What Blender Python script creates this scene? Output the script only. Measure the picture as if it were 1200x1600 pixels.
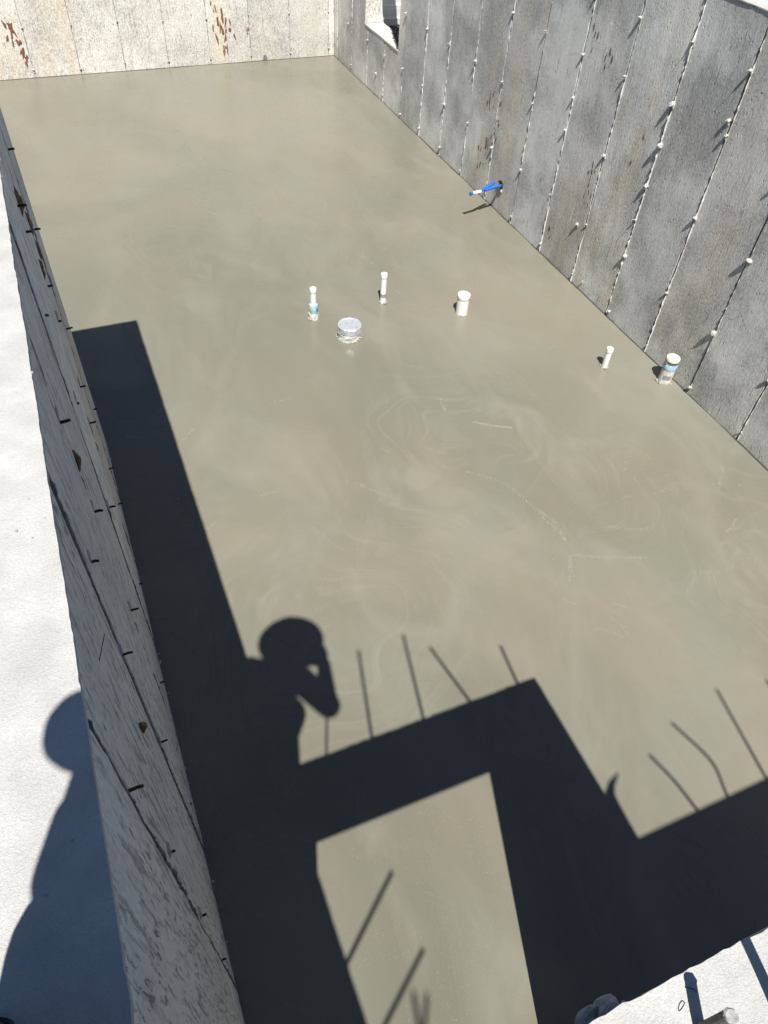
import bpy, bmesh, math, random
import numpy as np
from mathutils import Vector, Matrix
random.seed(7)
for o in list(bpy.data.objects):
    bpy.data.objects.remove(o)
SC = bpy.context.scene
COL = SC.collection

# ---------------------------------------------------------------- camera, sky, sun, exposure
CAM = Vector((0.2002, -0.1803, 3.84))
RIGHT = Vector((0.92251, -0.38242, 0.05219)); DOWN = Vector((-0.25373, -0.70278, -0.66463)); FWD = Vector((0.29084, 0.59989, -0.74535))
cd = bpy.data.cameras.new('camera'); cam = bpy.data.objects.new('camera', cd); COL.objects.link(cam)
m = Matrix((RIGHT, -DOWN, -FWD)).transposed().to_4x4(); m.translation = CAM
cam.matrix_world = m
cd.sensor_width = 36; cd.sensor_fit = 'AUTO'; cd.lens = 25.577; cd.clip_start = 0.03; cd.clip_end = 3000
SC.camera = cam
SUN = Vector((0.18, 0.585, -1.0))
wd = bpy.data.worlds.new('World'); SC.world = wd; wd.use_nodes = True
nt = wd.node_tree; bg = nt.nodes['Background']
sk = nt.nodes.new('ShaderNodeTexSky'); sk.sky_type = 'NISHITA'; sk.sun_disc = False
sk.sun_elevation = math.radians(58.5); sk.sun_rotation = math.radians(197.1); sk.ozone_density = 4.0; sk.dust_density = .3; sk.altitude = 300
nt.links.new(sk.outputs[0], bg.inputs[0]); bg.inputs[1].default_value = 0.05
sd = bpy.data.lights.new('sun', 'SUN'); sd.energy = 5.0; sd.angle = math.radians(0.5); sd.color = (1.0, 0.965, 0.9)
so = bpy.data.objects.new('sun', sd); COL.objects.link(so); so.rotation_euler = SUN.to_track_quat('-Z', 'Y').to_euler(); so.location = (-2, -6, 12)
SC.view_settings.view_transform = 'Standard'; SC.view_settings.look = 'None'
SC.view_settings.gamma = 1; SC.view_settings.use_curve_mapping = False; SC.view_settings.exposure = 0.56

# ---------------------------------------------------------------- dimensions
W, D, H, YN = 4.679, 12.177, 2.682, -0.185
HR = 2.62          # top of the right wall
Y1 = 4.23          # end of the left wall
T = 0.25

# ---------------------------------------------------------------- material helpers
def mat(name):
    mm = bpy.data.materials.new(name); mm.use_nodes = True
    n = mm.node_tree.nodes; return mm, n, mm.node_tree.links, n['Principled BSDF']
def mapped(n, l, sx, sy, sz, src='pos'):
    if src == 'pos':
        g = n.new('ShaderNodeNewGeometry'); out = g.outputs['Position']
    else:
        g = n.new('ShaderNodeTexCoord'); out = g.outputs['Object']
    mp = n.new('ShaderNodeMapping'); mp.inputs['Scale'].default_value = (sx, sy, sz)
    l.new(out, mp.inputs['Vector']); return mp.outputs[0]
def noise(n, l, vec, scale, detail=4, rough=.55, dist=0.0):
    t = n.new('ShaderNodeTexNoise'); t.inputs['Scale'].default_value = scale; t.inputs['Detail'].default_value = detail
    t.inputs['Roughness'].default_value = rough; t.inputs['Distortion'].default_value = dist
    if vec is not None: l.new(vec, t.inputs['Vector'])
    return t.outputs['Fac']
def ramp(n, l, fac, stops):
    r = n.new('ShaderNodeValToRGB'); e = r.color_ramp.elements
    while len(e) < len(stops): e.new(.5)
    for k, (p, c) in enumerate(stops):
        e[k].position = p; e[k].color = (c, c, c, 1) if isinstance(c, (int, float)) else (*c, 1)
    l.new(fac, r.inputs[0]); return r.outputs[0]
def mixc(n, l, fac, a, b, mode='MIX'):
    x = n.new('ShaderNodeMix'); x.data_type = 'RGBA'; x.blend_type = mode
    for sock, v in ((x.inputs[0], fac), (x.inputs[6], a), (x.inputs[7], b)):
        if isinstance(v, (int, float)): sock.default_value = v
        elif isinstance(v, tuple): sock.default_value = (*v, 1)
        else: l.new(v, sock)
    return x.outputs[2]
def math_(n, l, op, a, b=0.0, c=None):
    x = n.new('ShaderNodeMath'); x.operation = op
    for k, v in enumerate((a, b) if c is None else (a, b, c)):
        if isinstance(v, (int, float)): x.inputs[k].default_value = v
        else: l.new(v, x.inputs[k])
    return x.outputs[0]
def bump(n, l, bs, h, strength, dist, prev=None):
    b = n.new('ShaderNodeBump'); b.inputs['Strength'].default_value = strength; b.inputs['Distance'].default_value = dist
    l.new(h, b.inputs['Height'])
    if prev is not None: l.new(prev, b.inputs['Normal'])
    l.new(b.outputs[0], bs.inputs['Normal']); return b.outputs[0]
def attr(n, name):
    a = n.new('ShaderNodeAttribute'); a.attribute_type = 'OBJECT'; a.attribute_name = name; return a.outputs['Fac']
def simple(name, c, rough=.6, metal=0.0, var=.25, scale=40, bmp=0.0):
    mm, n, l, b = mat(name)
    v = mapped(n, l, 1, 1, 1); f = noise(n, l, v, scale, 5)
    lo = tuple(x*(1-var) for x in c); hi = tuple(min(.95, x*(1+var)) for x in c)
    l.new(mixc(n, l, ramp(n, l, f, [(.3, 0.0), (.7, 1.0)]), lo, hi), b.inputs['Base Color'])
    b.inputs['Roughness'].default_value = rough; b.inputs['Metallic'].default_value = metal
    if bmp: bump(n, l, b, f, .6, bmp)
    return mm

def wall_material(name, light, dark, warm, streak_amt, streak_lo, streak_hi, bump_d, pits=1.0, blotch=.35, fine_amt=.5):
    mm, n, l, b = mat(name)
    p = mapped(n, l, 1, 1, 1); ps = mapped(n, l, 1, 1, .13); ps2 = mapped(n, l, 1, 1, .2)
    big = noise(n, l, p, 1.6, 6, .6); mid = noise(n, l, ps2, 9, 6, .62, .3)
    fine = noise(n, l, p, 110, 3, .6)
    stre = noise(n, l, ps, 34, 5, .6, .25)           # drawn-out strokes of the form boards
    tone = attr(n, 'tone'); wm = attr(n, 'warm')
    c = mixc(n, l, ramp(n, l, big, [(.40, 0.0), (.60, 1.0)]), tuple(x*(1-blotch) for x in light), light)
    c = mixc(n, l, math_(n, l, 'MULTIPLY', ramp(n, l, mid, [(.35, 0.0), (.7, 1.0)]), .55), c, tuple(x*.72 for x in light))
    sm = ramp(n, l, stre, [(streak_lo, 0.0), (streak_hi, 1.0)])
    gate = ramp(n, l, noise(n, l, ps2, 4.2, 4, .6), [(.36, .1), (.6, 1.0)])
    c = mixc(n, l, math_(n, l, 'MULTIPLY', math_(n, l, 'MULTIPLY', sm, gate), streak_amt), c, dark)
    c = mixc(n, l, math_(n, l, 'MULTIPLY', ramp(n, l, noise(n, l, ps2, 3.1, 5, .6), [(.42, 0.0), (.65, 1.0)]), wm), c, warm)
    st2 = ramp(n, l, noise(n, l, mapped(n, l, 1, 1, .22), 62, 4, .6, .5), [(streak_lo+.02, 0.0), (streak_hi+.02, 1.0)])
    gate2 = ramp(n, l, noise(n, l, p, 3.4, 5, .65), [(.40, .15), (.58, 1.0)])
    st2 = math_(n, l, 'MULTIPLY', st2, gate2)
    c = mixc(n, l, math_(n, l, 'MULTIPLY', st2, streak_amt), c, tuple(x*.8 for x in dark))
    speck = noise(n, l, mapped(n, l, 1, 1, .55), 75, 4, .7)
    c = mixc(n, l, fine_amt, c, ramp(n, l, speck, [(.36, .12), (.62, .88)]), 'OVERLAY')
    c = mixc(n, l, fine_amt*.5, c, ramp(n, l, fine, [(.3, .18), (.7, .75)]), 'OVERLAY')
    tn = n.new('ShaderNodeCombineColor'); 
    for k in range(3): l.new(tone, tn.inputs[k])
    c = mixc(n, l, 1.0, c, tn.outputs[0], 'MULTIPLY')
    b.inputs['Roughness'].default_value = .85; b.inputs['Specular IOR Level'].default_value = .25
    vo = n.new('ShaderNodeTexVoronoi'); vo.inputs['Scale'].default_value = 26; l.new(mapped(n, l, 1, 1, .75), vo.inputs['Vector'])
    pit = ramp(n, l, vo.outputs['Distance'], [(.08, 0.0), (.2, 1.0)])
    pg = ramp(n, l, noise(n, l, p, 4.3, 4), [(.47, 0.0), (.60, min(pits, 1.0))])
    pit = math_(n, l, 'SUBTRACT', 1.0, math_(n, l, 'MULTIPLY', math_(n, l, 'SUBTRACT', 1.0, pit), pg))
    l.new(mixc(n, l, math_(n, l, 'MULTIPLY', math_(n, l, 'SUBTRACT', 1.0, pit), .55), c, dark), b.inputs['Base Color'])
    grain = noise(n, l, mapped(n, l, 1, 1, .16), 70, 5, .65, .4)
    gg = math_(n, l, 'MULTIPLY', grain, attr(n, 'grain'))
    h = math_(n, l, 'ADD', math_(n, l, 'MULTIPLY', gg, .75), math_(n, l, 'MULTIPLY', fine, .35))
    h = math_(n, l, 'ADD', h, math_(n, l, 'MULTIPLY', pit, 1.0))
    h = math_(n, l, 'SUBTRACT', h, math_(n, l, 'MULTIPLY', math_(n, l, 'ADD', math_(n, l, 'MULTIPLY', sm, gate), st2), .6*streak_amt))
    h = math_(n, l, 'ADD', h, math_(n, l, 'MULTIPLY', speck, .35))
    bump(n, l, b, h, .8, bump_d)
    return mm

M = {}
M['wall_right'] = wall_material('right_wall_concrete', (.80, .795, .755), (.17, .168, .16), (.60, .52, .40), .55, .59, .66, .0065, 1.6, .48, .34)
M['wall_far'] = wall_material('far_wall_concrete', (.74, .72, .655), (.30, .29, .26), (.68, .60, .48), .6, .57, .66, .008, 1.0, .28, .5)
M['wall_left'] = wall_material('left_wall_concrete', (.86, .86, .84), (.30, .305, .315), (.50, .44, .37), .9, .53, .595, .003, .6, .14, .32)
M['wall_plain'] = wall_material('plain_wall_concrete', (.50, .49, .46), (.30, .29, .27), (.4, .34, .28), .3, .6, .72, .002)
M['core_dark'] = simple('joint_concrete', (.17, .17, .175), .9, 0, .45, 60, .004)
M['fin'] = simple('cement_fin', (.62, .62, .59), .9, 0, .25, 90, .004)
M['lump'] = simple('cement_lump', (.50, .49, .455), .9, 0, .2, 120, .004)
M['scar'] = simple('grey_scar', (.33, .33, .335), .9, 0, .25, 80, .003)
M['steel'] = simple('dark_steel', (.018, .016, .015), .55, .6, .4, 120)
M['rusty'] = simple('rusty_steel', (.10, .05, .03), .8, .3, .5, 120, .001)
M['rod'] = simple('mill_steel', (.09, .075, .065), .6, .2, .4, 90, .001)
M['rust'] = simple('rust_stain', (.19, .085, .045), .9, 0, .5, 60, .001)
M['brown'] = simple('brown_crust', (.15, .085, .045), .95, 0, .6, 70, .006)
M['white_pvc'] = simple('white_pvc', (.78, .78, .75), .35, 0, .05, 20)
M['dirty_pvc'] = simple('cement_splashed_pvc', (.60, .59, .54), .6, 0, .35, 60, .002)
M['primer'] = simple('pale_blue_tape', (.36, .56, .66), .5, 0, .25, 50)
M['cream'] = simple('cream_cap', (.70, .66, .50), .5, 0, .1, 30)
M['black_rubber'] = simple('black_rubber', (.02, .02, .022), .5, 0, .3, 40)
M['clamp'] = simple('steel_clamp', (.55, .56, .57), .3, .9, .15, 60)
M['label'] = simple('grey_label', (.28, .28, .275), .6, 0, .4, 90)
M['blue'] = simple('blue_pipe', (.03, .13, .50), .35, 0, .2, 30)
M['siding'] = simple('white_ribbed_metal', (.74, .75, .76), .45, 0, .06, 15)
M['gravel'] = simple('dark_gravel', (.10, .095, .09), .9, 0, .7, 45)
M['crumb'] = simple('pale_cement_crumb', (.30, .288, .243), .9, 0, .2, 90)
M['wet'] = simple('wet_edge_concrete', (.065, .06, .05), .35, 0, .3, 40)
M['soil'] = simple('bare_soil', (.19, .15, .11), .95, 0, .35, 3, .02)
M['wood'] = simple('splinter_wood', (.20, .11, .05), .8, 0, .4, 60)

# top of the walls: pale, hard-trowelled and gritty
mm, n, l, b = mat('wall_top_concrete')
p = mapped(n, l, 1, 1, 1)
f1 = noise(n, l, p, 210, 4, .65, 1.2); f2 = noise(n, l, p, 9, 5, .6); f3 = noise(n, l, p, 2.2, 3)
c = mixc(n, l, ramp(n, l, f2, [(.3, 0.0), (.7, 1.0)]), (.42, .415, .40), (.54, .535, .515))
c = mixc(n, l, ramp(n, l, f1, [(.30, .55), (.48, 0.0)]), c, (.34, .335, .32))
vo = n.new('ShaderNodeTexVoronoi'); vo.inputs['Scale'].default_value = 34; l.new(p, vo.inputs['Vector'])
spot = math_(n, l, 'MULTIPLY', ramp(n, l, vo.outputs['Distance'], [(.05, 1.0), (.11, 0.0)]), ramp(n, l, noise(n, l, p, 14, 2), [(.56, 0.0), (.64, 1.0)]))
c = mixc(n, l, math_(n, l, 'MULTIPLY', spot, .6), c, (.18, .17, .16))
l.new(c, b.inputs['Base Color']); b.inputs['Roughness'].default_value = .9; b.inputs['Specular IOR Level'].default_value = .2
bump(n, l, b, math_(n, l, 'ADD', f1, math_(n, l, 'MULTIPLY', f2, 1.5)), .7, .0035)
M['wall_top'] = mm

# fresh slab: smooth power-trowelled, still damp
mm, n, l, b = mat('fresh_slab_concrete')
p = mapped(n, l, 1, 1, 1); pw = mapped(n, l, 1, .55, 1)
big = noise(n, l, pw, .55, 5, .55, .8); mid = noise(n, l, pw, 1.5, 6, .6, 1.2); tint = noise(n, l, p, .9, 4, .6, .6)
c = mixc(n, l, ramp(n, l, tint, [(.36, 0.0), (.64, 1.0)]), (.222, .222, .177), (.248, .222, .172))
c = mixc(n, l, ramp(n, l, big, [(.38, .75), (.58, 0.0)]), c, (.172, .165, .126))
c = mixc(n, l, ramp(n, l, mid, [(.48, 0.0), (.70, .38)]), c, (.295, .285, .236))
# sweeping trowel arcs round several standing points
geo = n.new('ShaderNodeNewGeometry'); arcs = None
wob = n.new('ShaderNodeTexNoise'); wob.inputs['Scale'].default_value = .8; wob.inputs['Detail'].default_value = 2; l.new(geo.outputs['Position'], wob.inputs['Vector'])
wsc = n.new('ShaderNodeVectorMath'); wsc.operation = 'SCALE'; wsc.inputs['Scale'].default_value = 1.5; l.new(wob.outputs['Color'], wsc.inputs[0])
wpos = n.new('ShaderNodeVectorMath'); wpos.operation = 'ADD'; l.new(geo.outputs['Position'], wpos.inputs[0]); l.new(wsc.outputs[0], wpos.inputs[1])
for (ax, ay, sc) in ((2.6, 3.3, 7.0), (0.9, 2.2, 6.2), (3.4, 6.3, 5.5), (1.2, 6.6, 6.0), (3.9, 1.5, 7.5)):
    sub = n.new('ShaderNodeVectorMath'); sub.operation = 'SUBTRACT'; l.new(wpos.outputs[0], sub.inputs[0]); sub.inputs[1].default_value = (ax+.75, ay+.75, .75)
    ln = n.new('ShaderNodeVectorMath'); ln.operation = 'LENGTH'; l.new(sub.outputs[0], ln.inputs[0])
    sep = n.new('ShaderNodeSeparateXYZ'); l.new(sub.outputs[0], sep.inputs[0])
    ang = math_(n, l, 'ARCTAN2', sep.outputs[1], sep.outputs[0])
    cb = n.new('ShaderNodeCombineXYZ'); l.new(math_(n, l, 'MULTIPLY', ln.outputs['Value'], sc), cb.inputs[0]); l.new(math_(n, l, 'MULTIPLY', ang, .55), cb.inputs[1]); cb.inputs[2].default_value = ax*3
    nz = noise(n, l, cb.outputs[0], 1.3, 4, .62, 1.6)
    fall = n.new('ShaderNodeMapRange'); fall.inputs['From Min'].default_value = .5; fall.inputs['From Max'].default_value = 1.9; fall.inputs['To Min'].default_value = 1; fall.inputs['To Max'].default_value = 0
    l.new(ln.outputs['Value'], fall.inputs['Value'])
    v = math_(n, l, 'MULTIPLY', math_(n, l, 'SUBTRACT', nz, .5), fall.outputs[0])
    arcs = v if arcs is None else math_(n, l, 'ADD', arcs, v)
arcr = n.new('ShaderNodeMapRange'); arcr.inputs['From Min'].default_value = .04; arcr.inputs['From Max'].default_value = .22; l.new(arcs, arcr.inputs['Value'])
arcd = n.new('ShaderNodeMapRange'); arcd.inputs['From Min'].default_value = -.04; arcd.inputs['From Max'].default_value = -.2; l.new(arcs, arcd.inputs['Value'])
c = mixc(n, l, math_(n, l, 'MULTIPLY', arcr.outputs[0], .26), c, (.315, .304, .256))
c = mixc(n, l, math_(n, l, 'MULTIPLY', arcd.outputs[0], .26), c, (.172, .166, .127))
sepf = n.new('ShaderNodeSeparateXYZ'); l.new(geo.outputs['Position'], sepf.inputs[0])
far_tone = n.new('ShaderNodeMapRange'); far_tone.inputs['From Min'].default_value = 1.0; far_tone.inputs['From Max'].default_value = 8.5; far_tone.inputs['To Max'].default_value = .42
l.new(math_(n, l, 'ADD', sepf.outputs[1], math_(n, l, 'MULTIPLY', big, 3.0)), far_tone.inputs['Value'])     # slab colour goes darker towards the far end, edge broken by noise
c = mixc(n, l, far_tone.outputs[0], c, (.105, .102, .078))
fine = noise(n, l, p, 160, 3, .6)
c = mixc(n, l, .10, c, ramp(n, l, fine, [(.3, .25), (.7, .7)]), 'OVERLAY')
l.new(c, b.inputs['Base Color'])
l.new(ramp(n, l, mid, [(.3, .20), (.7, .36)]), b.inputs['Roughness'])
b.inputs['Specular IOR Level'].default_value = .5
b.inputs['Diffuse Roughness'].default_value = 1.0
rip = noise(n, l, mapped(n, l, 1, 1.7, 1), 26, 4, .6, .8)
hh = math_(n, l, 'ADD', math_(n, l, 'MULTIPLY', mid, 1.2), math_(n, l, 'ADD', math_(n, l, 'MULTIPLY', arcs, 1.6), math_(n, l, 'MULTIPLY', rip, .55)))
hh = math_(n, l, 'ADD', hh, math_(n, l, 'MULTIPLY', fine, .18))
bump(n, l, b, hh, .5, .0022)
M['slab'] = mm

# crinkled foil
mm, n, l, b = mat('crinkled_foil')
p = mapped(n, l, 1, 1, 1)
vo = n.new('ShaderNodeTexVoronoi'); vo.inputs['Scale'].default_value = 26; l.new(p, vo.inputs['Vector'])
crk = math_(n, l, 'ADD', vo.outputs['Distance'], noise(n, l, mapped(n, l, 1, 1, .5), 38, 4))
l.new(mixc(n, l, ramp(n, l, crk, [(.45, 0.0), (.85, 1.0)]), (.40, .43, .49), (.80, .82, .86)), b.inputs['Base Color']); b.inputs['Metallic'].default_value = .6; b.inputs['Roughness'].default_value = .3
bump(n, l, b, crk, .8, .008)
M['foil'] = mm

# ---------------------------------------------------------------- mesh helpers
_rng = np.random.RandomState(3)
_LAT = _rng.rand(64, 64, 64).astype(np.float32)
def vnoise(x, y, z=0.0):
    x, y, z = np.broadcast_arrays(np.asarray(x, float), np.asarray(y, float), np.asarray(z, float))
    i, j, k = np.floor(x).astype(int), np.floor(y).astype(int), np.floor(z).astype(int)
    fx, fy, fz = x-i, y-j, z-k
    fx = fx*fx*(3-2*fx); fy = fy*fy*(3-2*fy); fz = fz*fz*(3-2*fz)
    g = lambda a, b_, c_: _LAT[(i+a) % 64, (j+b_) % 64, (k+c_) % 64]
    a0 = (g(0,0,0)*(1-fx)+g(1,0,0)*fx)*(1-fy)+(g(0,1,0)*(1-fx)+g(1,1,0)*fx)*fy
    a1 = (g(0,0,1)*(1-fx)+g(1,0,1)*fx)*(1-fy)+(g(0,1,1)*(1-fx)+g(1,1,1)*fx)*fy
    return a0*(1-fz)+a1*fz - .5

def link(name, me, material, parent=None, smooth=False):
    if material is not None: me.materials.append(material)
    if smooth:
        me.polygons.foreach_set('use_smooth', [True]*len(me.polygons)); me.set_sharp_from_angle(angle=math.radians(38))
    o = bpy.data.objects.new(name, me); COL.objects.link(o)
    if parent is not None:
        o.parent = parent
        if parent.type == 'EMPTY' and parent.location.length > 0:
            o.matrix_parent_inverse = Matrix.Translation(-parent.location)
    return o
def pyobj(name, v, f, material, parent=None, smooth=False):
    me = bpy.data.meshes.new(name); me.from_pydata([tuple(map(float, q)) for q in v], [], [tuple(map(int, q)) for q in f]); me.update()
    return link(name, me, material, parent, smooth)
def tag(o, label=None, cat=None, group=None, kind=None):
    if label: o['label'] = label
    if cat: o['category'] = cat
    if group: o['group'] = group
    if kind: o['kind'] = kind
    return o
def thing(name, label, cat, loc, group=None):
    o = bpy.data.objects.new(name, None); o.empty_display_size = .1; COL.objects.link(o); o.location = loc
    return tag(o, label, cat, group)
class MB:
    def __init__(s): s.v, s.f = [], []
    def add(s, v, f):
        k = len(s.v); s.v += [tuple(q) for q in v]; s.f += [tuple(a+k for a in q) for q in f]
    def box(s, x0, x1, y0, y1, z0, z1):
        s.add([(x, y, z) for x in (x0, x1) for y in (y0, y1) for z in (z0, z1)],
              [(0,1,3,2),(4,6,7,5),(0,4,5,1),(2,3,7,6),(0,2,6,4),(1,5,7,3)])
    def tube(s, pts, rads, seg=10, cap=True):
        pts = [Vector(q) for q in pts]; rings = []
        up = None
        for i, q in enumerate(pts):
            d = (pts[min(i+1, len(pts)-1)]-pts[max(i-1, 0)]).normalized()
            if up is None:
                up = Vector((0, 0, 1)) if abs(d.z) < .9 else Vector((1, 0, 0))
            a = d.cross(up).normalized(); bb = a.cross(d).normalized(); up = bb
            r = rads[i] if isinstance(rads, (list, tuple)) else rads
            rings.append([q+a*(math.cos(t)*r)+bb*(math.sin(t)*r) for t in [2*math.pi*k/seg for k in range(seg)]])
        v = [q for R in rings for q in R]; f = []
        for i in range(len(pts)-1):
            for k in range(seg):
                f.append((i*seg+k, i*seg+(k+1) % seg, (i+1)*seg+(k+1) % seg, (i+1)*seg+k))
        if cap:
            f.append(tuple(range(seg))[::-1]); f.append(tuple((len(pts)-1)*seg+k for k in range(seg)))
        s.add(v, f)
    def lathe(s, prof, seg=24, o=(0, 0, 0), wob=0.0, seed=0):
        v, f = [], []
        for i, (r, z) in enumerate(prof):
            for k in range(seg):
                t = 2*math.pi*k/seg
                w = 1+wob*2*float(vnoise(math.cos(t)*2+seed, math.sin(t)*2+seed*1.7, i*.9))
                v.append((o[0]+r*w*math.cos(t), o[1]+r*w*math.sin(t), o[2]+z))
        for i in range(len(prof)-1):
            for k in range(seg):
                f.append((i*seg+k, i*seg+(k+1) % seg, (i+1)*seg+(k+1) % seg, (i+1)*seg+k))
        f.append(tuple((len(prof)-1)*seg+k for k in range(seg))); f.append(tuple(range(seg))[::-1])
        s.add(v, f)
    def lump(s, c, r, seed=0, sub=2, sq=(1, 1, 1)):
        bm = bmesh.new(); bmesh.ops.create_icosphere(bm, subdivisions=sub, radius=1)
        v = []
        for q in bm.verts:
            w = 1+.9*float(vnoise(q.co.x*1.3+seed*3.1, q.co.y*1.3+seed, q.co.z*1.3+seed*.7))
            v.append((c[0]+q.co.x*r*w*sq[0], c[1]+q.co.y*r*w*sq[1], c[2]+q.co.z*r*w*sq[2]))
        s.add(v, [[q.index for q in fa.verts] for fa in bm.faces]); bm.free()
    def build(s, name, material, parent=None, smooth=False): return pyobj(name, s.v, s.f, material, parent, smooth)

class Frame:      # a wall face: origin, direction along it, outward normal
    def __init__(s, o, e, n): s.o, s.e, s.n = np.array(o, float), np.array(e, float), np.array(n, float)
    def P(s, a, z, d): 
        a, z, d = np.broadcast_arrays(np.asarray(a, float), np.asarray(z, float), np.asarray(d, float))
        q = s.o+a[..., None]*s.e+d[..., None]*s.n; q[..., 2] += z; return q
def orient(fr): return np.cross(fr.e, [0, 0, 1.0])@fr.n > 0

def panel(fr, s0, s1, z0, z1, parent, material, seed, amp=.003, cell=.03, ej=.003, off=0.0, tone=1.0, warm=0.0, grain=1.0, thick=.03, tilt=0.0, endrough=0.0):
    """one board-marked panel of the wall: an uneven face with ragged edges, solid behind"""
    ns = max(3, int((s1-s0)/cell)); nz = max(3, int((z1-z0)/(cell*1.6)))
    a = np.linspace(s0, s1, ns+1)[:, None]*np.ones(nz+1)[None]; z = np.linspace(z0, z1, nz+1)[None]*np.ones(ns+1)[:, None]
    ed = ej*2*(vnoise(z[0]*14, seed*3.3)+.6*vnoise(z[0]*45, seed*5.1)); a[0] += ed
    ed = ej*2*(vnoise(z[0]*14, seed*7.7)+.6*vnoise(z[0]*45, seed*1.9)); a[-1] += ed
    if endrough:
        a[-1] += -np.abs(endrough*2*(vnoise(z[0]*3.5, 9.2)+.7*vnoise(z[0]*11, 3.3)))
    d = off+amp*1.6*vnoise(a*2.3+seed, z*1.1, seed*.37)+amp*.9*vnoise(a*9+seed, z*2.6, seed)+amp*.7*grain*vnoise(a*26, z*4, seed*1.3)+tilt*(a-s0)/(s1-s0)
    if material is M['wall_left']: d = np.maximum(d, -.0016)      # never behind the joint concrete
    f = fr.P(a, z, d); bk = fr.P(a, z, -thick)
    N = (ns+1)*(nz+1); idx = np.arange(N).reshape(ns+1, nz+1)
    fl = orient(fr)
    q = np.stack([idx[:-1, :-1], idx[1:, :-1], idx[1:, 1:], idx[:-1, 1:]], -1).reshape(-1, 4)
    if not fl: q = q[:, ::-1]
    rim = list(idx[:, 0])+list(idx[-1, 1:])+list(idx[-2::-1, -1])+list(idx[0, -2:0:-1])
    v = list(f.reshape(-1, 3))+[bk.reshape(-1, 3)[k] for k in rim]
    faces = [tuple(k) for k in q]; R = len(rim)
    for k in range(R):
        fa = (rim[k], N+k, N+(k+1) % R, rim[(k+1) % R]); faces.append(fa if fl else fa[::-1])
    o = pyobj('panel', v, faces, material, parent, True)
    o['tone'] = float(tone); o['warm'] = float(warm); o['grain'] = float(grain)
    return o
def setw(o, tone=1.0, warm=0.0, grain=.5):
    o['tone'] = float(tone); o['warm'] = float(warm); o['grain'] = float(grain); return o

def fin(fr, s, z0, z1, parent, seed, h=.006, w=.010, material=None):
    """ragged ridge of cement squeezed out between two panels"""
    n_ = int((z1-z0)/.014); v, f = [], []
    zz = np.linspace(z0, z1, n_+1)
    hh = h*(.45+1.9*vnoise(zz*3.5, seed*2.1)+1.1*vnoise(zz*16, seed*4.7)+1.7*vnoise(zz*48, seed*4.1)); ww = w*(.7+1.0*vnoise(zz*11, seed*1.3)+.9*vnoise(zz*40, seed)); ss = s+.005*vnoise(zz*2, seed)+.005*vnoise(zz*25, seed*9)
    hh = np.maximum(hh, -.001); ww = np.maximum(ww, .002)
    prof = [(-1, -.008), (-.55, .6), (.05, 1.0), (.6, .55), (1, -.008)]
    rows = []
    for (pa, pd) in prof:
        dd = np.full_like(zz, pd) if pd < 0 else hh*pd
        rows.append(fr.P(ss+ww*pa, zz, dd))
    for R in rows: v += list(R)
    K = n_+1; fl = orient(fr)
    for r in range(len(prof)-1):
        for k in range(n_):
            fa = (r*K+k, (r+1)*K+k, (r+1)*K+k+1, r*K+k+1); f.append(fa if fl else fa[::-1])
    return pyobj('joint_ridge', v, f, material or M['fin'], parent, False)

def cap(x0, x1, y0, y1, ztop, parent, seed, over=(.0, .0, .0, .0), cell=.03, jit=.004, th=.018):
    """rough trowelled top of a wall; over = how far each side (-x,+x,-y,+y) stands out"""
    x0 -= over[0]; x1 += over[1]; y0 -= over[2]; y1 += over[3]
    nx = max(4, int((x1-x0)/cell)); ny = max(4, int((y1-y0)/cell))
    X = np.linspace(x0, x1, nx+1)[:, None]*np.ones(ny+1)[None]; Y = np.linspace(y0, y1, ny+1)[None]*np.ones(nx+1)[:, None]
    Z = ztop+.0035*vnoise(X*5, Y*5, seed)+.003*vnoise(X*19, Y*19, seed*2)
    j = lambda t, k: jit*(.35*vnoise(t*3, k)+.5*vnoise(t*26, k*2)+.7*vnoise(t*70, k*5)-3.0*np.maximum(0, vnoise(t*7, k*3)-.36))
    X[0] += j(Y[0], seed+1); X[-1] += j(Y[-1], seed+2); Y[:, 0] += j(X[:, 0], seed+3); Y[:, -1] += j(X[:, -1], seed+4)
    X[-1] = np.maximum(X[-1], x1-over[1]+.0005) if over[1] else X[-1]
    N = X.size; idx = np.arange(N).reshape(nx+1, ny+1)
    q = np.stack([idx[:-1, :-1], idx[1:, :-1], idx[1:, 1:], idx[:-1, 1:]], -1).reshape(-1, 4)
    rim = list(idx[:, 0])+list(idx[-1, 1:])+list(idx[-2::-1, -1])+list(idx[0, -2:0:-1])
    P = np.stack([X, Y, Z], -1).reshape(-1, 3); v = list(P); faces = [tuple(k) for k in q]; R = len(rim)
    for k in rim: v.append(P[k]+np.array([0, 0, -th+.004*float(vnoise(P[k][0]*30, P[k][1]*30))]))
    for k in range(R): faces.append((rim[k], N+k, N+(k+1) % R, rim[(k+1) % R]))
    return pyobj('wall_top', v, faces, M['wall_top'], parent, True)

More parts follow.
